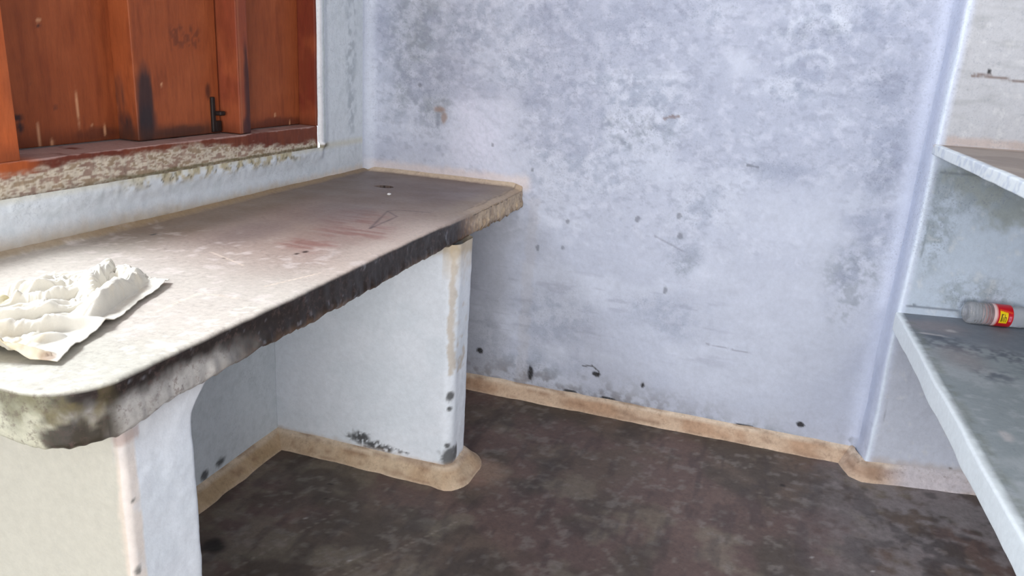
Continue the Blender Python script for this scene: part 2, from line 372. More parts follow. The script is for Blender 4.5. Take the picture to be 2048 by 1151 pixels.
# rear wall set far back, wide opening added for fill light: one mesh, three panels
Vr = []; Fr = []; off = 0
for lo, hi in (((-.2, -6.6, 0), (1.2, -6.5, 2.7)), ((4.0, -6.6, 0), (4.3, -6.5, 2.7)), ((1.2, -6.6, 2.45), (4.0, -6.5, 2.7))):
    v, f = rbox(lo, hi, .004, .5); Vr.append(v); Fr.append(f+off); off += len(v)
tag(mesh('wall_rear', np.concatenate(Vr), np.concatenate(Fr), M_PLAIN), kind='structure')

# ------------------------------------------------------------------ floor
def col_floor(P):
    x, y = P[:, 0], P[:, 1]; big = fbm(P, 2.6, 91, 4); med = fbm(P, 9, 93, 4); fin = fbm(P, 38, 97, 4); st = fbm(P, (30, 8, 1), 99, 4)
    col = base(P, sr(102, 87, 77), .25)
    mix(col, sr(74, 65, 58), sm(big*.5+med*.5, .42, .58)*.75)
    mix(col, sr(112, 88, 84), sm(fbm(P, 4, 103, 3), .52, .66)*.5)
    mix(col, sr(128, 118, 104), sm(fbm(P, 7, 107, 4), .55, .70)*.55)
    mix(col, sr(136, 128, 122), sm(fin, .58, .72)*.45)
    mix(col, sr(60, 52, 52), sm(st, .56, .7)*.4)
    # pale dusty zone near the right shelves
    pale = sm(x, 1.55, 2.0)
    mix(col, sr(142, 134, 134), pale*sm(med*.5+fin*.5, .36, .58)*.7)
    mix(col, sr(62, 56, 56), pale*sm(fbm(P, 14, 109, 3), .58, .66)*.6)
    mix(col, sr(160, 130, 112), (1-sm(np.hypot(x-.70, y+.58)+.03*(fin-.5), .05, .12))*.5)
    for a, b in (((.25, -1.45), (.42, -.95)), ((.5, -1.3), (.75, -.85)), ((.35, -1.5), (.6, -1.05))):
        mix(col, sr(150, 140, 130), segm(x, y, [a, b], .0025, fin, .003)*.5)
    mix(col, sr(20, 18, 18), blobs(x, y, [(.21,-1.20,.03,.03),(.36,-.90,.006,.004),(1.62,-.27,.010,.008),(.33,-.83,.006,.006)], fin, .4, .5)*.85)
    mix(col, sr(200, 195, 190), sm(vnoise(P*170, 5), .975, .985)*.6)
    return col
xs_ = spans([(-.05, 2.65, .008), (2.65, 4.35, .1)]); ys_ = spans([(-6.6, -2.2, .06), (-2.2, .06, .008)])
X, Y = np.meshgrid(xs_, ys_, indexing='ij'); V = np.stack([X.ravel(), Y.ravel(), np.zeros(X.size)], 1)
V[:, 2] = (fbm(V, 5, 111, 3)-.5)*.004-.001
tag(mesh('floor', V, gridfaces(len(xs_), len(ys_)), M_FLOOR, col_floor), kind='structure', label='dark worn cement floor')

# ------------------------------------------------------------------ skirtings
SEC = [(-.004, .052), (.003, .050), (.009, .044), (.017, .034), (.026, .022), (.034, .012), (.040, .006), (.043, -.003)]
def col_skirt(c1=(198, 176, 150), c2=(176, 146, 116), grey=0.0):
    def f(P):
        fin = fbm(P, 40, 121); med = fbm(P, 9, 123); ln = fbm(P, (12, 12, 160), 127, 3)
        col = base(P, sr(*c1), .3)
        mix(col, sr(*c2), sm(med, .4, .62)*.7)
        mix(col, sr(224, 208, 188), sm(P[:, 2]+.008*(fin-.5), .036, .046)*.6)  # highlight on the rounded top edge painted in
        mix(col, sr(126, 92, 70), sm(ln, .55, .68)*.5)
        mix(col, sr(214, 196, 176), (1-sm(P[:, 2], .002, .008))*.4)
        if grey: mix(col, sr(204, 200, 208), sm(P[:, 0], 1.9, 2.02)*grey*sm(med+P[:, 2]*4, .3, .6))
        return col
    return f
def skirt(name, pts, side=1, parent=None, cf=None, sec=SEC, wid=None):
    p = densify(pts, .008); V, Fq, n = sweep(p, sec, side)
    K = len(sec); o = np.repeat(np.arange(len(p)), K); nn3 = np.repeat(n, K, 0)
    wsc = np.tile(np.array([s[0] for s in sec]), len(p))/.043
    amp = (fbm(V, 7, 131, 2)-.5)*.012+(fbm(V, 30, 133, 2)-.5)*.007
    if wid is not None: amp = amp+wid(V)
    V[:, :2] += nn3*(amp*np.clip(wsc, 0, 1))[:, None]
    V[:, 2] += (fbm(V, 14, 137, 2)-.5)*.006*(V[:, 2] > .01)
    return mesh(name, V, Fq, M_SKIRT, cf or col_skirt(), parent)
tag(skirt('baseboard_back', [(.02, 0), (1.852, 0)], -1, cf=col_skirt((196, 170, 146), (170, 134, 106))), kind='structure', label='tan cement skirting along the back wall')
tag(skirt('baseboard_right', [(1.840, .0), (1.852, -.052), (1.866, -.093), tuple(np.array([1.874, -.098])), tuple(c0+D*.7)], -1, cf=col_skirt((202, 178, 158), (188, 158, 134), .8), sec=[(a*1.05, z*1.05) for a, z in SEC]), kind='structure', label='tan cement skirting around the pier foot')
tag(skirt('baseboard_left', [(.045, -1.69), (.045, -.67)], -1, cf=col_skirt((190, 164, 134), (172, 146, 112))), kind='structure', label='tan cement skirting under the counter')

# ------------------------------------------------------------------ counter
CW, CL, CH = .620, 1.905, .80
counter = tag(empty('kitchen_counter', (.31, -.95, 0)), 'long built-in cement counter below the red window, dark grimy front edge', 'counter')
def ctop_disp(V):
    # rounded near corner in plan
    R = .085; ccx, ccy = CW-R, -CL+R
    vx = V[:, 0]-ccx; vy = V[:, 1]-ccy; s = (vx > 0) & (vy < 0)
    m = np.maximum(abs(vx), abs(vy)); l = np.hypot(vx, vy)+1e-9; rr_ = .007
    dz = np.clip(np.maximum(V[:, 2]-(CH-rr_), .728+rr_-V[:, 2]), 0, rr_)
    m = np.where(m > R-rr_-1e-6, R-rr_+np.sqrt(rr_**2-dz**2), m); k = np.where(s, m/l, 1)
    V[:, 0] = np.where(s, ccx+vx*k, V[:, 0]); V[:, 1] = np.where(s, ccy+vy*k, V[:, 1])
    x, y, z = V.T
    n = fbm(V, 6, 141, 3)-.5; n2 = fbm(V, 28, 143, 3)-.5; n3 = fbm(V*np.array([1, 1, 0]), 60, 147, 3)-.5
    front = sm(x, CW-.05, CW-.01)+sm(-y, CL-.05, CL-.01); front = np.clip(front, 0, 1)
    low = 1-sm(z, .735, .77)
    # ragged lower edge of the fascia, saw-toothed at the far end
    far = sm(y, -.5, -.42)
    V[:, 2] += low*front*((n2*.018+n3*.012)*(1+1.6*far)+.004-.012*sm(-y, CL-.25, CL-.02))
    out = sm(x, CW-.03, CW-.005)
    V[:, 0] += out*(n*.010+n2*.006)+out*low*(.004+n3*.012)
    V[:, 1] += sm(-y, CL-.03, CL-.005)*(n*.006)
    V[:, 2] += (z > .79)*((fbm(V, 4, 149, 2)-.5)*.003)
    # small cement fillet against the walls
    d = np.minimum(np.where(-y < .1, -y, 1), x+.004)
    V[:, 2] += (z > .79)*.016*np.clip(1-d/.024, 0, 1)**1.5
    hole = ((x-.223)/.030)**2+((y+.296)/.022)**2+(n2*1.2) < 1
    V[:, 2] -= (z > .79)*hole*.045
    # worn bevel along the front far end
    bev = sm(y, -.75, -.2)
    V[:, 2] -= (z > .79)*sm(x, CW-.045, CW)*.010*bev
    return V
V, Fq = rbox((-.004, -CL, .728), (CW, .004, CH), .007, .0042, ctop_disp)
def col_ctop(P):
    x, y, z = P.T; big = fbm(P, 3, 151, 3); med = fbm(P, 9, 153); fin = fbm(P, 38, 157); vf = fbm(P, 110, 159, 3)
    st = fbm(P, (14, 60, 1), 161, 3)
    T = base(P, sr(168, 150, 140), .22)
    mix(T, sr(140, 122, 112), sm(med, .42, .62)*.35)
    mix(T, sr(122, 104, 84), (1-sm(x+.05*(med-.5), .10, .22))*.75)          # darker olive along the wall
    mix(T, sr(120, 104, 94), sm(y+.12*(big-.5), -.80, -.45)*.82)              # darker far half, falloff of the window light painted in
    mix(T, sr(112, 100, 100), sm(y+.12*(med-.5), -.45, -.20)*.35)
    red = blobs(x, y, [(0.457,-0.934,0.10,0.12),(0.437,-1.038,0.069,0.09),(.40,-.80,.08,.10)], med, .6, .8)
    mix(T, sr(136, 96, 88), red*(.35+.65*sm(st, .4, .6))*.8)
    dk = blobs(x, y, [(.30,-.75,.10,.16),(.26,-1.05,.06,.16),(.45,-.30,.10,.14)], med, .7, .8)
    mix(T, sr(112, 98, 98), dk*.45)
    mix(T, sr(198, 182, 170), sm(x+.04*(med-.5), .50, .60)*(1-sm(y, -.9, -.5))*.6)
    mix(T, sr(150, 134, 116), sm(x+.03*(med-.5), .50, .58)*sm(y, -.75, -.5)*.55)
    nearm = sm(-y+.08*(med-.5), 1.15, 1.45)
    mix(T, sr(200, 194, 184), nearm*.75)  # paler near end, partly brightness from the window painted in
    mix(T, sr(222, 210, 204), sm(fin, .56, .7)*sm(-y, 1.0, 1.2)*.4)
    mix(T, sr(178, 182, 168), sm(-y+.08*(med-.5), 1.62, 1.80)*.4)
    # pale chipped paint close to the near edge
    pc = blobs(x, y, [(.569,-1.840,.06,.03),(.585,-1.72,.03,.06),(.508,-1.869,.10,.02),(.59,-1.60,.02,.10),(.45,-1.87,.06,.02)], fin, .6, 1.2)
    mix(T, sr(240, 238, 220), pc*sm(vf*.5+fin*.5, .50, .58)*.85)
    for pts in ([(.477,-.868),(.414,-.647),(.43,-.62),(.523,-.596)], [(.414,-.647),(.47,-.70),(.477,-.868)]):
        mix(T, sr(84, 68, 70), segm(x, y, pts, .0045, fin, .006)*.7)
    for pts in ([(.474,-1.60),(.467,-1.492),(.50,-1.48),(.548,-1.480)], [(.54,-1.40),(.56,-1.34),(.581,-1.27)], [(.30,-1.25),(.42,-1.30)]):
        mix(T, sr(228, 210, 192), segm(x, y, pts, .003, vf, .003)*.7)
    mix(T, sr(4, 3, 3), blobs(x, y, [(0.223,-0.296,0.030,0.024)], med, .12, .25))
    mix(T, sr(40, 30, 30), blobs(x, y, [(0.094,-1.188,0.006,0.010),(0.466,-1.146,0.005,0.009),(0.460,-1.169,0.004,0.007),(0.354,-1.277,0.003,0.004),(.35,-.55,.003,.004)], vf, .3, .4)*.9)
    # fillet at the walls and far front rim
    d = np.minimum(-y, 9); mix(T, sr(206, 186, 162), (1-sm(d+.014*(fin-.5), .010, .026))*.85)
    mix(T, sr(150, 126, 92), (1-sm(x+.016*(fin-.5), .006, .022))*.7)
    mix(T, sr(176, 154, 130), sm(x+.02*(fin-.5), .585, .60)*sm(y, -.62, -.40)*.85)
    mix(T, sr(70, 60, 52), (1-sm(abs(x-.594-.004*np.sin(y*30)), .001, .003))*sm(y, -.55, -.45)*.5)
    # fascia
    E = base(P, sr(116, 94, 78), .6)
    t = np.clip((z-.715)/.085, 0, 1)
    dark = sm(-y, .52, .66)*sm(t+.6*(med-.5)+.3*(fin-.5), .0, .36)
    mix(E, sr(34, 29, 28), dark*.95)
    mix(E, sr(176, 142, 118), (1-dark)*sm(fin, .5, .66)*.6)
    mix(E, sr(150, 150, 158), sm(vf*.5+fin*.5, .62, .70)*.4)
    mix(E, sr(196, 174, 146), (1-sm(-y, .42, .60))*(.55+.45*sm(fin, .4, .6))*.9)
    mix(E, sr(96, 76, 60), (1-sm(-y, .42, .60))*(1-sm(t+.5*(fin-.5), .1, .3))*.5)
    ar = np.clip(sm(-y, 1.62, 1.80), 0, 1)   # near slab: grime fades into the whitewash
    mix(E, sr(186, 182, 178), sm(-y+.1*(med-.5), 1.50, 1.68)*(1-sm(t+.35*(fin-.5)-.25*ar*0, .45, .80))*(1-sm(-y, 1.86, 1.88)*.3)*.85)
    nf = (1-sm(x+.05*(med-.5), .55, .60))*sm(-y, 1.86, 1.89)
    mix(E, sr(196, 194, 172), nf*.85)
    mix(E, sr(98, 94, 66), nf*sm(t+.9*(fin-.5), .35, .8)*.7)
    cn = blobs(x+y*0, y, [(.60,-1.885,.05,.05)], med, .5, .4)
    mix(E, sr(106, 96, 66), cn*sm(fin, .40, .6)*.7); mix(E, sr(38, 32, 26), cn*sm(fbm(P, 22, 171), .44, .56)*.88)
    mix(E, sr(10, 8, 8), ((x > .18) & (x < .27) & (y > -.335) & (y < -.26) & (z < .785))*1.0)
    top = sm(z, .7935, .7975)*(1-np.clip(sm(x, CW-.004, CW+.0)+sm(-y, CL-.003, CL), 0, 1)*0)
    za = .7935-.0105*sm(y, -.85, -.35); top = np.where(x > CW-.05, sm(z, za, za+.0045), top)
    mix(E, T[:, :3], top); E[:, 3] = E[:, 3]*(1-top)+T[:, 3]*top
    return E
o = mesh('countertop', V, Fq, M_COUNTER, col_ctop, counter)

def col_slab(kind):
    def f(P):
        x, y, z = P.T; med = fbm(P, 10, 181); fin = fbm(P, 42, 183); vf = fbm(P, 130, 187, 3)
        col = base(P, sr(225, 230, 238), .06)
        mix(col, sr(212, 220, 228), sm(med, .45, .65)*.4)
        if kind == 'mid':
            fr = (y < -.655)
            pk = blobs(x, z, [(0.348,0.080,0.042,0.022),(0.388,0.064,0.038,0.018),(0.44,0.062,0.024,0.014),(0.482,0.064,0.009,0.005),(0.507,0.063,0.008,0.004)], fin, .45, 1.1)*fr
            mix(col, BLACK, pk*sm(vf*.5+fin*.5, .40, .50)*.9)
            cz = (x > .60)&(y < -.62)
            mix(col, sr(44, 42, 40), blobs(x, z, [(.636,.074,.022,.032),(.634,.115,.008,.010),(.634,.272,.008,.016),(.634,.236,.006,.008)], fin, .4, .9)*cz*.85)
            mix(col, sr(178, 158, 130), segm(x, z, [(.632,.74),(.630,.52),(.634,.35)], .012, fin, .022)*(y < -.58)*.6)
            mix(col, sr(206, 192, 172), (x > .60)*sm(z+.1*(fin-.5), .60, .72)*.6)
            mix(col, sr(172, 148, 108), sm(z+.03*(fin-.5), .69, .715)*sm(x, .45, .55)*.5)
        else:
            fr = (y < -1.815)&(x < .61)
            mix(col, sr(198, 194, 180), fr*.95)  # front face toned cream for its warm light, darker against overexposure
            mix(col, sr(226, 210, 196), segm(x, z, [(.612,.72),(.612,.0)], .012, fin, .012)*(y < -1.81)*.7)
            mix(col, sr(150, 100, 76), blobs(x, z, [(.612,.71,.010,.012)], fin, .4, .5)*(y < -1.80)*.7)
            mix(col, sr(192, 190, 190), sm(z+.08*(med-.5), .64, .72)*(x > .60)*.6)
            mix(col, sr(90, 90, 86), blobs(y, z, [(-1.822,.494,.006,.008),(-1.82,.61,.004,.003)], fin, .3, .5)*(x > .60)*.8)
        mix(col, TAN, (1-sm(z+.02*(fin-.5), .045, .065))*.5)
        return col
    return f
def slab(x2, y0, y1, r0, r1, kind, flare=0):
    pts = [(.03, y0), (x2-r0, y0)]+arc(x2-r0, y0+r0, r0, -90, 0, 8)[1:]+[(x2, y1-r1)]+arc(x2-r1, y1-r1, r1, 0, 90, 8)[1:]+[(.03, y1)]
    p = densify(pts, .005); zs = spans([(-.005, .735, .005)])
    V, Fq, n = sweep(p, [(0, z) for z in zs], -1)
    nn3 = np.repeat(n, len(zs), 0)
    a = (fbm(V, 5, 191, 3)-.5)*.006+(fbm(V, 26, 193, 3)-.5)*.004*sm(V[:, 0], x2-.06, x2-.01)
    V[:, :2] += nn3*a[:, None]
    if flare: V[:, 1] += flare*sm(V[:, 2], .665, .735)**2*(V[:, 1] > (y0+y1)/2)
    return mesh('support_wall', V, Fq, M_PLASTER, col_slab(kind), counter)
slab(.645, -.677, -.530, .032, .04, 'mid')
slab(.616, -1.830, -1.690, .010, .012, 'near', .045)
pts = [(.045, -.677), (.613, -.677)]+arc(.613, -.645, .032, -90, 0, 8)[1:]+[(.645, -.57)]+arc(.605, -.57, .04, 0, 90, 8)[1:]+[(.045, -.53)]
skirt('skirting', pts, -1, counter, wid=lambda V: .022*sm(V[:, 0], .60, .66))
skirt('skirting', [(.045, -1.83), (.606, -1.83), (.616, -1.82), (.616, -1.70), (.606, -1.69), (.045, -1.69)], -1, counter)

gy = spans([(-1.69, -.53, .008)]); gz_ = spans([(-.005, .735, .008)]); Y, Z = np.meshgrid(gy, gz_, indexing='ij')
V = np.stack([.045+0*Y.ravel(), Y.ravel(), Z.ravel()], 1); V[:, 0] += (fbm(V, 6, 195, 3)-.5)*.004
mesh('left_wall_lining', V, gridfaces(len(gy), len(gz_)), M_PLASTER, lambda P: np.where((P[:, 2] > .76)[:, None], 0, col_left(P)), counter)  # lower left wall below the counter, grouped with the counter

# ------------------------------------------------------------------ window with red shutters
win = tag(empty('window_1', (-.05, -.9, WZ0)), kind='structure', label='red painted wooden window with closed shutters above the counter')
RED = sr(146, 75, 42); DRED = sr(114, 54, 32)
def wood(black=(), pale=(), base_c=RED, extra=None):
    def f(P):
        x, y, z = P.T; fin = fbm(P, (60, 60, 8), 201, 4); med = fbm(P, 8, 203); vf = fbm(P, 110, 207, 3)
        col = base(P, base_c, .12)
        mix(col, sr(162, 88, 52), sm(med, .45, .65)*.4); mix(col, DRED, sm(fin, .5, .7)*.45)
        mix(col, sr(70, 36, 26), (1-sm(z+.02*(med-.5), .985, 1.035))*.5)
        for b in black: mix(col, sr(*b[4]) if len(b) > 4 else sr(48, 40, 42), blobs(y, z, [b[:4]], fin, .35, .6)*(b[5] if len(b) > 5 else .92))
        for b in pale: mix(col, sr(214, 160, 120), blobs(y, z, [b], vf, .4, .6)*.8)
        if extra is not None: extra(P, col)
        return col
    return f
def wbox(name, lo, hi, cf, parent, r=.003, step=.006, disp=None):
    V, Fq = rbox(lo, hi, r, step, disp); return mesh(name, V, Fq, M_WOOD, cf, parent)
ZT = 2.40
def rail_extra(P, col):
    x, y, z = P.T; fin = fbm(P, (30, 26, 90), 211); vf = fbm(P, (60, 60, 190), 213, 3)
    edge = .968-.010*sm(-y, 1.25, 1.45)+.030*(fin-.5)-.034*sm(y, -1.0, -.45)
    pe = (1-sm(z, edge-.008, edge+.010))*sm(-y, .345, .36)
    mix(col, sr(206, 196, 178), pe*(.35+.65*sm(vf*.6+fin*.4, .38, .52))*.92)
    mix(col, sr(122, 92, 60), pe*sm(fin*.5+vf*.5, .54, .61)*.7)
    mix(col, sr(92, 82, 46), (1-sm(abs(z-.918)+.010*(fin-.5), .001, .007))*sm(y, -1.35, -1.1)*.8)
    mix(col, sr(196, 168, 160), sm(z+.01*(fin-.5), .9805, .9835)*.55)
    mix(col, sr(190, 96, 44), (1-sm(y, -1.42, -1.36))*(1-pe)*.6)  # brighter orange by the mullion, lit tone painted in
def rail_disp(V):
    n = fbm(V, 45, 217, 3)-.5; f = V[:, 0] > -.02; low = V[:, 2] < .965
    V[:, 0] += f*low*n*.003; return V
wbox('window_frame', (-.15, WY0-.02, .885), (.001, WY1, .984), wood(extra=rail_extra, base_c=sr(124, 60, 44)), win, step=.003, disp=rail_disp)
wbox('window_frame', (-.12, -.3525, .984), (.001, WY1+.018, WZ1), wood(base_c=sr(112, 48, 32)), win)  # jamb colour darkened for the shade on its reveal
wbox('window_frame', (-.12, -1.505, .984), (.001, -1.420, ZT), wood(base_c=sr(176, 88, 46)), win, step=.012)  # mullion colour carries the brighter orange of its lit side
wbox('window_frame', (-.12, WY0, .984), (.001, WY0+.05, ZT), wood(), win, step=.05)
wbox('window_frame', (-.12, WY0, ZT), (.001, WY1, WZ1), wood(), win, step=.05)
leafA = wbox('shutter', (-.145, -1.418, .986), (-.12, -1.046, ZT-.002), wood(
    black=[(-1.317,1.052,.014,.005),(-1.313,1.032,.007,.012),(-1.239,1.24,.004,.004),(-1.10,1.005,.06,.014,(70,40,32),.5),(-1.28,1.12,.003,.004),(-1.22,1.07,.004,.004)],
    pale=[(-1.163,1.067,.0035,.036),(-1.272,1.010,.003,.022),(-1.239,1.253,.004,.005),(-1.129,1.025,.003,.005),(-1.240,.990,.004,.010),(-1.10,1.14,.002,.016),(-1.09,1.01,.003,.012)]), win)
def b_extra(P, col):
    x, y, z = P.T; vf = fbm(P, 95, 221, 3); fin = fbm(P, 30, 223)
    m = (1-sm(abs(y+.866), .045, .062))*(1-sm(abs(z-1.236), .022, .036))
    mix(col, sr(92, 48, 34), m*sm(vf, .47, .55)*.6)
    mix(col, sr(70, 44, 34), (1-sm(z+.02*(fin-.5), .995, 1.03))*.6)
wbox('stile', (-.145, -1.048, .986), (-.06, -.746, ZT-.002), wood(
    black=[(-1.020,1.070,.024,.095),(-1.018,1.02,.030,.05),(-.79,1.10,.010,.02,(60,34,30),.7),(-.90,1.00,.10,.014,(66,42,34),.7)],
    pale=[(-.96,1.12,.004,.004),(-.775,1.035,.004,.006)], extra=b_extra), leafA)
leafB = wbox('shutter', (-.085, -.692, .986), (-.06, -.353, ZT-.002), wood(
    black=[(-.47,.997,.12,.016,(84,40,30),.6)], pale=[(-.488,1.021,.005,.005),(-.409,.990,.003,.012)]), win)
def c_extra(P, col):
    x, y, z = P.T
    mix(col, sr(168, 104, 72), (1-sm(abs(y+.728), .0, .006))*.5)
wbox('stile', (-.145, -.738, .986), (.0, -.690, ZT-.002), wood(black=[(-.700,1.09,.011,.11,(60,36,36),.9),(-.705,1.0,.02,.03,(56,34,38),.8)],
    base_c=sr(134, 66, 44), extra=c_extra), leafB)
# iron tower bolt on the left shutter, beside the gap
parts = [rbox((-.062, -.785, .990), (-.052, -.772, 1.085), .003, .01), rbox((-.058, -.774, 1.035), (-.035, -.752, 1.047), .004, .01), rbox((-.0605, -.774, .990), (-.052, -.750, 1.02), .003, .01)]
off = np.cumsum([0]+[len(v) for v, f in parts[:-1]])
mesh('bolt', np.concatenate([v for v, f in parts]), np.concatenate([f+k for (v, f), k in zip(parts, off)]), M_IRON, None, leafA)['label'] = 'dark iron bolt'

# ------------------------------------------------------------------ shelves
def col_shelf(kind):
    def f(P):
        x, y, z = P.T; med = fbm(P, 9, 231); fin = fbm(P, 40, 233); vf = fbm(P, 120, 237, 3)
        zt = z.max(); big = fbm(P, 4, 239, 3)
        if kind == 'low':
            col = base(P, sr(170, 176, 180), .3)
            mix(col, sr(140, 150, 154), sm(med, .42, .6)*.6)
            mix(col, sr(196, 200, 204), sm(fin, .55, .7)*.35)
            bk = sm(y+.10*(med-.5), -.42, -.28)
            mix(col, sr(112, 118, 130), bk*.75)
            st = blobs(x, y, [(1.98,-.36,.12,.05),(2.08,-.38,.10,.06),(2.02,-.55,.05,.05),(1.95,-.30,.05,.04),(2.2,-.45,.1,.1)], fin, .6, 1.2)
            mix(col, sr(74, 82, 96), st*sm(fin, .40, .55)*.75)
            mix(col, sr(160, 146, 146), blobs(x, y, [(1.95,-.20,.08,.05),(1.97,-.45,.06,.07)], med, .6, .7)*.5)
            mix(col, sr(206, 200, 200), blobs(x, y, [(1.95,-.92,.01,.02),(1.99,-.22,.015,.01),(1.93,-.28,.03,.008)], fin, .5, .7)*.7)
            mix(col, sr(118, 124, 110), (1-sm(abs(x-1.895)+.02*(fin-.5), .004, .018))*sm(fin, .4, .6)*.5)
        else:
            col = base(P, sr(164, 150, 140), .2)
            mix(col, sr(128, 116, 108), sm(med, .45, .6)*.5)
        fr = 1-sm(x+.008*(fin-.5), 1.876, 1.884)
        fr = np.where(z < zt-.012, 1, fr) if kind == 'low' else fr
        mix(col, sr(240, 247, 250), fr*(.97)); col[:, 3] *= 1-fr*.9
        if kind != 'low':
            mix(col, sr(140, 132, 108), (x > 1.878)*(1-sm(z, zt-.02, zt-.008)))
            mix(col, sr(178, 190, 214), fr*sm(fin, .5, .6)*.4)
            mix(col, sr(206, 184, 170), (1-sm(-y-.08*0, .10, .13))*.5*(z > zt-.01))
        return col
    return f
def shelf(name, z1, th, label, kind, y0=-1.75):
    def dsp(V):
        x, y, z = V.T; n = fbm(V, 6, 241, 3)-.5; n2 = fbm(V, 30, 243, 3)-.5
        V[:, 0] += (1-sm(x, 1.866, 1.90))*(n*.006+n2*.002)
        V[:, 1] = np.where(y > -.2, np.minimum(y, -.100+(V[:, 0]-1.871)*math.tan(TH)+.006), y)
        V[:, 2] += n*.003; return V
    V, Fq = rbox((1.866, y0, z1-th), (2.62, .06, z1), .006 if th > .04 else .004, .008, dsp)
    return tag(mesh(name, V, Fq, M_SHELF, col_shelf(kind)), label, 'shelf', 'cement shelves on the right')
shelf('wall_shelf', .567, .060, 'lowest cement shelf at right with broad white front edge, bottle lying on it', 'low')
shelf('wall_shelf', 1.076, .029, 'thin cement shelf at right, empty, above the one holding the bottle', 'up')

# ------------------------------------------------------------------ bottle lying on the lower shelf
BR = .0325
bx, by = 2.045, -.112
bt = tag(empty('plastic_bottle', (bx, by, .5685+BR)), 'empty clear ribbed plastic bottle with red and yellow label, lying on shelf', 'bottle')
def lathe(prof, n=48, t0=0, t1=2*math.pi):
    V = []; full = abs(t1-t0-2*math.pi) < 1e-6; m = n if full else n+1
    for (s, r) in prof:
        for k in range(m):
            a = t0+(t1-t0)*k/n; V.append((s, r*math.cos(a), r*math.sin(a)))
    Fq = []
    for i in range(len(prof)-1):
        for k in range(n):
            k2 = (k+1) % m if full else k+1
            Fq.append((i*m+k, i*m+k2, (i+1)*m+k2, (i+1)*m+k))
    return np.array(V), np.array(Fq)
def place(V):
    c, s = math.cos(TH*.9), math.sin(TH*.9)
    return np.stack([bx+V[:, 0]*c-V[:, 1]*s, by+V[:, 0]*s+V[:, 1]*c, .5685+BR+V[:, 2]], 1)
prof = [(.006, .0005), (.004, .010), (.0, .018), (-.001, .023), (.002, .0285), (.007, .0318), (.012, BR)]
s = .012
while s < .062:
    prof += [(s+.002, BR), (s+.004, BR-.0026), (s+.006, BR-.0026), (s+.008, BR)]; s += .0085
prof += [(.068, BR-.0008), (.118, BR-.0008), (.122, BR), (.130, BR-.001), (.134, BR), (.142, BR-.0015), (.150, BR), (.165, .030), (.180, .024), (.192, .016), (.198, .0125), (.203, .0125), (.204, .0145), (.206, .0145), (.207, .0122), (.222, .0122)]
V, Fq = lathe(prof, 56)
mp = bpy.data.materials.new('clear_plastic'); mp.use_nodes = True
b = mp.node_tree.nodes['Principled BSDF']; b.inputs['Base Color'].default_value = (.86, .86, .88, 1); b.inputs['Roughness'].default_value = .08
b.inputs['Transmission Weight'].default_value = .85; b.inputs['IOR'].default_value = 1.3
tn = mp.node_tree.nodes.new('ShaderNodeTexNoise'); tn.inputs['Scale'].default_value = 40
bpn = mp.node_tree.nodes.new('ShaderNodeBump'); bpn.inputs['Strength'].default_value = .25; bpn.inputs['Distance'].default_value = .002
mp.node_tree.links.new(tn.outputs['Fac'], bpn.inputs['Height']); mp.node_tree.links.new(bpn.outputs[0], b.inputs['Normal'])
mesh('bottle_body', place(V), Fq, mp, None, bt)
lp = [(x_, BR+.0006) for x_ in np.linspace(.066, .118, 60)]
V, Fq = lathe(lp, 150); LV = V.copy()
def col_label(P):
    s_ = LV[:, 0]; a = np.degrees(np.arctan2(LV[:, 2], LV[:, 1])) % 360     # 180 = towards the room, 90 = up
    u = (s_-.066)/.052; fin = vnoise(LV*900, 3)
    col = base(P, sr(196, 22, 36), 0)
    mix(col, sr(232, 205, 205), (u < .22)*.9)
    mix(col, sr(214, 120, 110), ((u > .14) & (u < .22))*.8)
    t = (a-128)/70       # 0 at upper edge, 1 lower
    yel = (u > .30) & (u < .72) & (t > .18+.30*(u-.30)) & (t < 1.15)
    mix(col, sr(240, 206, 20), yel*1.0)
    mix(col, sr(226, 80, 40), ((u > .30) & (u < .95) & (abs(t-.10-.30*(u-.30)) < .07))*.8)
    ink = np.zeros(len(P))
    for (u0, u1, t0, t1) in ((.37, .44, .42, 1.0), (.37, .50, .40, .50), (.47, .50, .62, .95), (.53, .56, .42, 1.0), (.56, .64, .62, .70), (.62, .66, .62, 1.0)):
        ink = np.maximum(ink, (u > u0) & (u < u1) & (t > t0) & (t < t1))
    mix(col, sr(52, 46, 8), ink*.92)
    mix(col, sr(226, 130, 150), ((u > .78) & (u < .93) & (t > .55) & (t < .95))*.7)
    mix(col, sr(196, 22, 36), ((u > .82) & (u < .89) & (t > .65) & (t < .82))*.5)
    return col
ML = mat('printed_label', rough=.35, spec=.5, grain=.04, bump=.05)
mesh('label', place(V), Fq, ML, col_label, bt)['label'] = 'red and yellow printed label'
V, Fq = lathe([(.207, .0138), (.2075, .0145), (.224, .0145), (.2255, .013), (.226, .0005)], 40)
mesh('cap', place(V), Fq, mat('red_cap', rough=.4, color=tuple(sr(190, 30, 36)), grain=.02, bump=.02), None, bt)

# ------------------------------------------------------------------ crumpled white cloth on the counter
poly = [(.385,-1.461),(.428,-1.539),(.485,-1.666),(.510,-1.745),(.515,-1.812),(.505,-1.838),(.455,-1.855),(.33,-1.885),(.16,-1.875),(.10,-1.80),(.13,-1.70),(.205,-1.66),(.25,-1.60),(.225,-1.53),(.245,-1.475),(.30,-1.478),(.345,-1.466)]
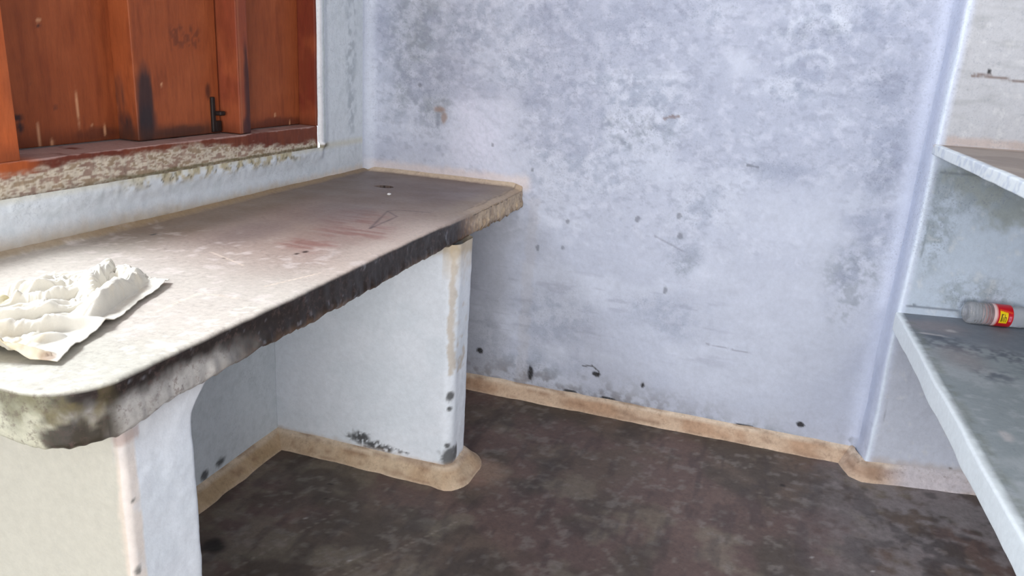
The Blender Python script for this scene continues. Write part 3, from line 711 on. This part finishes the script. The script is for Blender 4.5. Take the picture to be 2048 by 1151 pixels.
# grid laid along the straight hem: u runs along the hem, v away from it towards the wall
A0 = np.array([.385, -1.461]); A1 = np.array([.515, -1.826]); eu = (A1-A0)/np.linalg.norm(A1-A0); ev = np.array([-1, 0])*1.0; ev = np.array([eu[1], -eu[0]]); 
if ev[0] > 0: ev = -ev
NU, NV = 300, 270; LU = np.linalg.norm(A1-A0)
uu = np.linspace(0, 1, NU); vv = np.linspace(0, 1, NV); U, Vv = np.meshgrid(uu, vv, indexing='ij'); U = U.ravel(); Vv = Vv.ravel()
P2 = np.stack([U*3, Vv*3, U*0], 1)
wav = (fbm(P2, 2.2, 251, 3)-.5)
# hem side slightly wavy; depth of the cloth varies along the hem
ed = .145+.20*U+.03*np.sin(U*9+1)+.02*np.sin(U*21)
px = A0[0]+eu[0]*LU*U+ev[0]*Vv*ed+.007*(fbm(P2, 2, 253, 1)-.5)*(1-Vv*.5)
py = A0[1]+eu[1]*LU*U+ev[1]*Vv*ed+.008*(fbm(P2, 2, 257, 1)-.5)
hemw = .0006*np.sin(U*90)+.0015*(vnoise(P2*11, 3)-.5)
px += hemw*(1-sm(Vv, 0, .06))
h = .0035+.0035*fbm(P2, 5, 259, 3)
SH = np.zeros(len(U))
def ridge(pts, w, ht, lean=0, skew=1.0):
    """pts (x, y) of the crest; w half width; ht height; right side steeper by skew"""
    global h, SH
    d = np.full(len(px), 9.); sg = np.zeros(len(px)); tt = np.zeros(len(px)); n = len(pts)-1
    for i, ((a, b), (c, e)) in enumerate(zip(pts[:-1], pts[1:])):
        l2 = (c-a)**2+(e-b)**2; t = np.clip(((px-a)*(c-a)+(py-b)*(e-b))/l2, 0, 1)
        dd = np.hypot(px-a-t*(c-a), py-b-t*(e-b)); s_ = (px-a)*(e-b)-(py-b)*(c-a)
        k = dd < d; d = np.where(k, dd, d); sg = np.where(k, np.sign(s_), sg); tt = np.where(k, (i+t)/n, tt)
    ww = w*np.where(sg < 0, skew, 1.3)
    pr = np.clip(1-d/ww, 0, 1); pr = pr*pr*(3-2*pr)
    env = np.sqrt(np.clip(np.sin(np.pi*np.clip(tt*.92+.06, 0, 1)), 0, 1))
    v_ = ht*pr*env*(1+.25*(wav*2))
    h = np.maximum(h, v_)+.12*np.minimum(h, v_); SH = np.maximum(SH, lean*pr*env*sm(Vv, .02, .25))
# direction of each crest is listed from the far end to the near end, right side = towards the room
ridge([(.352,-1.505),(.385,-1.59),(.415,-1.66),(.432,-1.70)], .034, .034, .012, .62)
ridge([(.262,-1.478),(.300,-1.53),(.318,-1.58),(.36,-1.62)], .030, .036, .006, .8)
ridge([(.300,-1.50),(.345,-1.50)], .03, .026)
ridge([(.405,-1.655),(.375,-1.71),(.335,-1.765),(.27,-1.82)], .026, .030, .010, .6)
ridge([(.472,-1.69),(.430,-1.735),(.385,-1.79),(.31,-1.86)], .030, .026, .010, .65)
ridge([(.492,-1.825),(.45,-1.85),(.40,-1.868),(.25,-1.89)], .022, .026, .006, .6)
ridge([(.275,-1.585),(.262,-1.64),(.20,-1.70)], .028, .026, .004, .7)
ridge([(.33,-1.60),(.31,-1.66),(.25,-1.73)], .022, .022, .004, .7)
ridge([(.24,-1.75),(.17,-1.80),(.12,-1.84)], .026, .030, .006, .7)
ridge([(.46,-1.76),(.44,-1.80)], .018, .016, .002, .8)
h += .012*np.clip(fbm(P2, (3.5, 6, 1), 263, 3)-.5, -.15, .5)*sm(Vv, .12, .3)+.0025*fbm(P2, 22, 267, 3)*sm(Vv, .1, .25)
cr1 = np.abs(fbm(P2, (2.6, 3.4, 1), 281, 2)-.5); cr2 = np.abs(fbm(P2+4, (5, 6, 1), 283, 2)-.5)
h += sm(Vv, .10, .28)*(.007*sm(1-cr1/.16, 0, 1)+.002*sm(1-cr2/.12, 0, 1))
h = np.maximum(h, .0025+.002*vnoise(P2*10, 4))
# raised bits along the hem leave small shadow gaps
h += .008*np.clip(vnoise(P2*np.array([5., 1, 1]), 9)-.5, 0, 1)*(1-sm(Vv, .0, .08))
px += SH; py -= SH*.35
V = np.stack([px, py, CH+.0015+h], 1)
def col_cloth(P):
    z = P[:, 2]; fin = fbm(P, 30, 271); col = base(P, sr(210, 205, 194), .1)
    mix(col, sr(226, 214, 190), sm(fin, .55, .75)*.35)
    mix(col, sr(206, 184, 140), (1-sm(np.hypot(P[:, 0]-.45, P[:, 1]+1.85), .02, .10))*sm(fin, .35, .6)*.6)
    mix(col, sr(130, 92, 62), (1-sm(np.hypot(P[:, 0]-.500, P[:, 1]+1.828)+.01*(fin-.5), .006, .014))*.6)
    mix(col, sr(200, 186, 120), (1-sm(np.hypot(P[:, 0]-.27, P[:, 1]+1.70), .005, .02))*.5)
    return col
cl = mesh('cleaning_cloth', V, gridfaces(NU, NV, flip=True), M_CLOTH, col_cloth)
sol = cl.modifiers.new('thickness', 'SOLIDIFY'); sol.thickness = .0012; sol.offset = 1
tag(cl, 'crumpled white cotton rag lying on the near end of the counter', 'cloth')

# ------------------------------------------------------------------ small crumb of plaster near the dark hole in the counter
V, Fq = rbox((.300, -.428, .8005), (.310, -.416, .806), .0025, .003, lambda v: v+(np.stack([vnoise(v*300, k) for k in (1, 2, 3)], 1)-.5)*.002)
tag(mesh('plaster_crumb', V, Fq, M_CLOTH, lambda P: base(P, sr(240, 240, 240), 0)), 'tiny white crumb of plaster on the counter near the dark hole', 'debris')
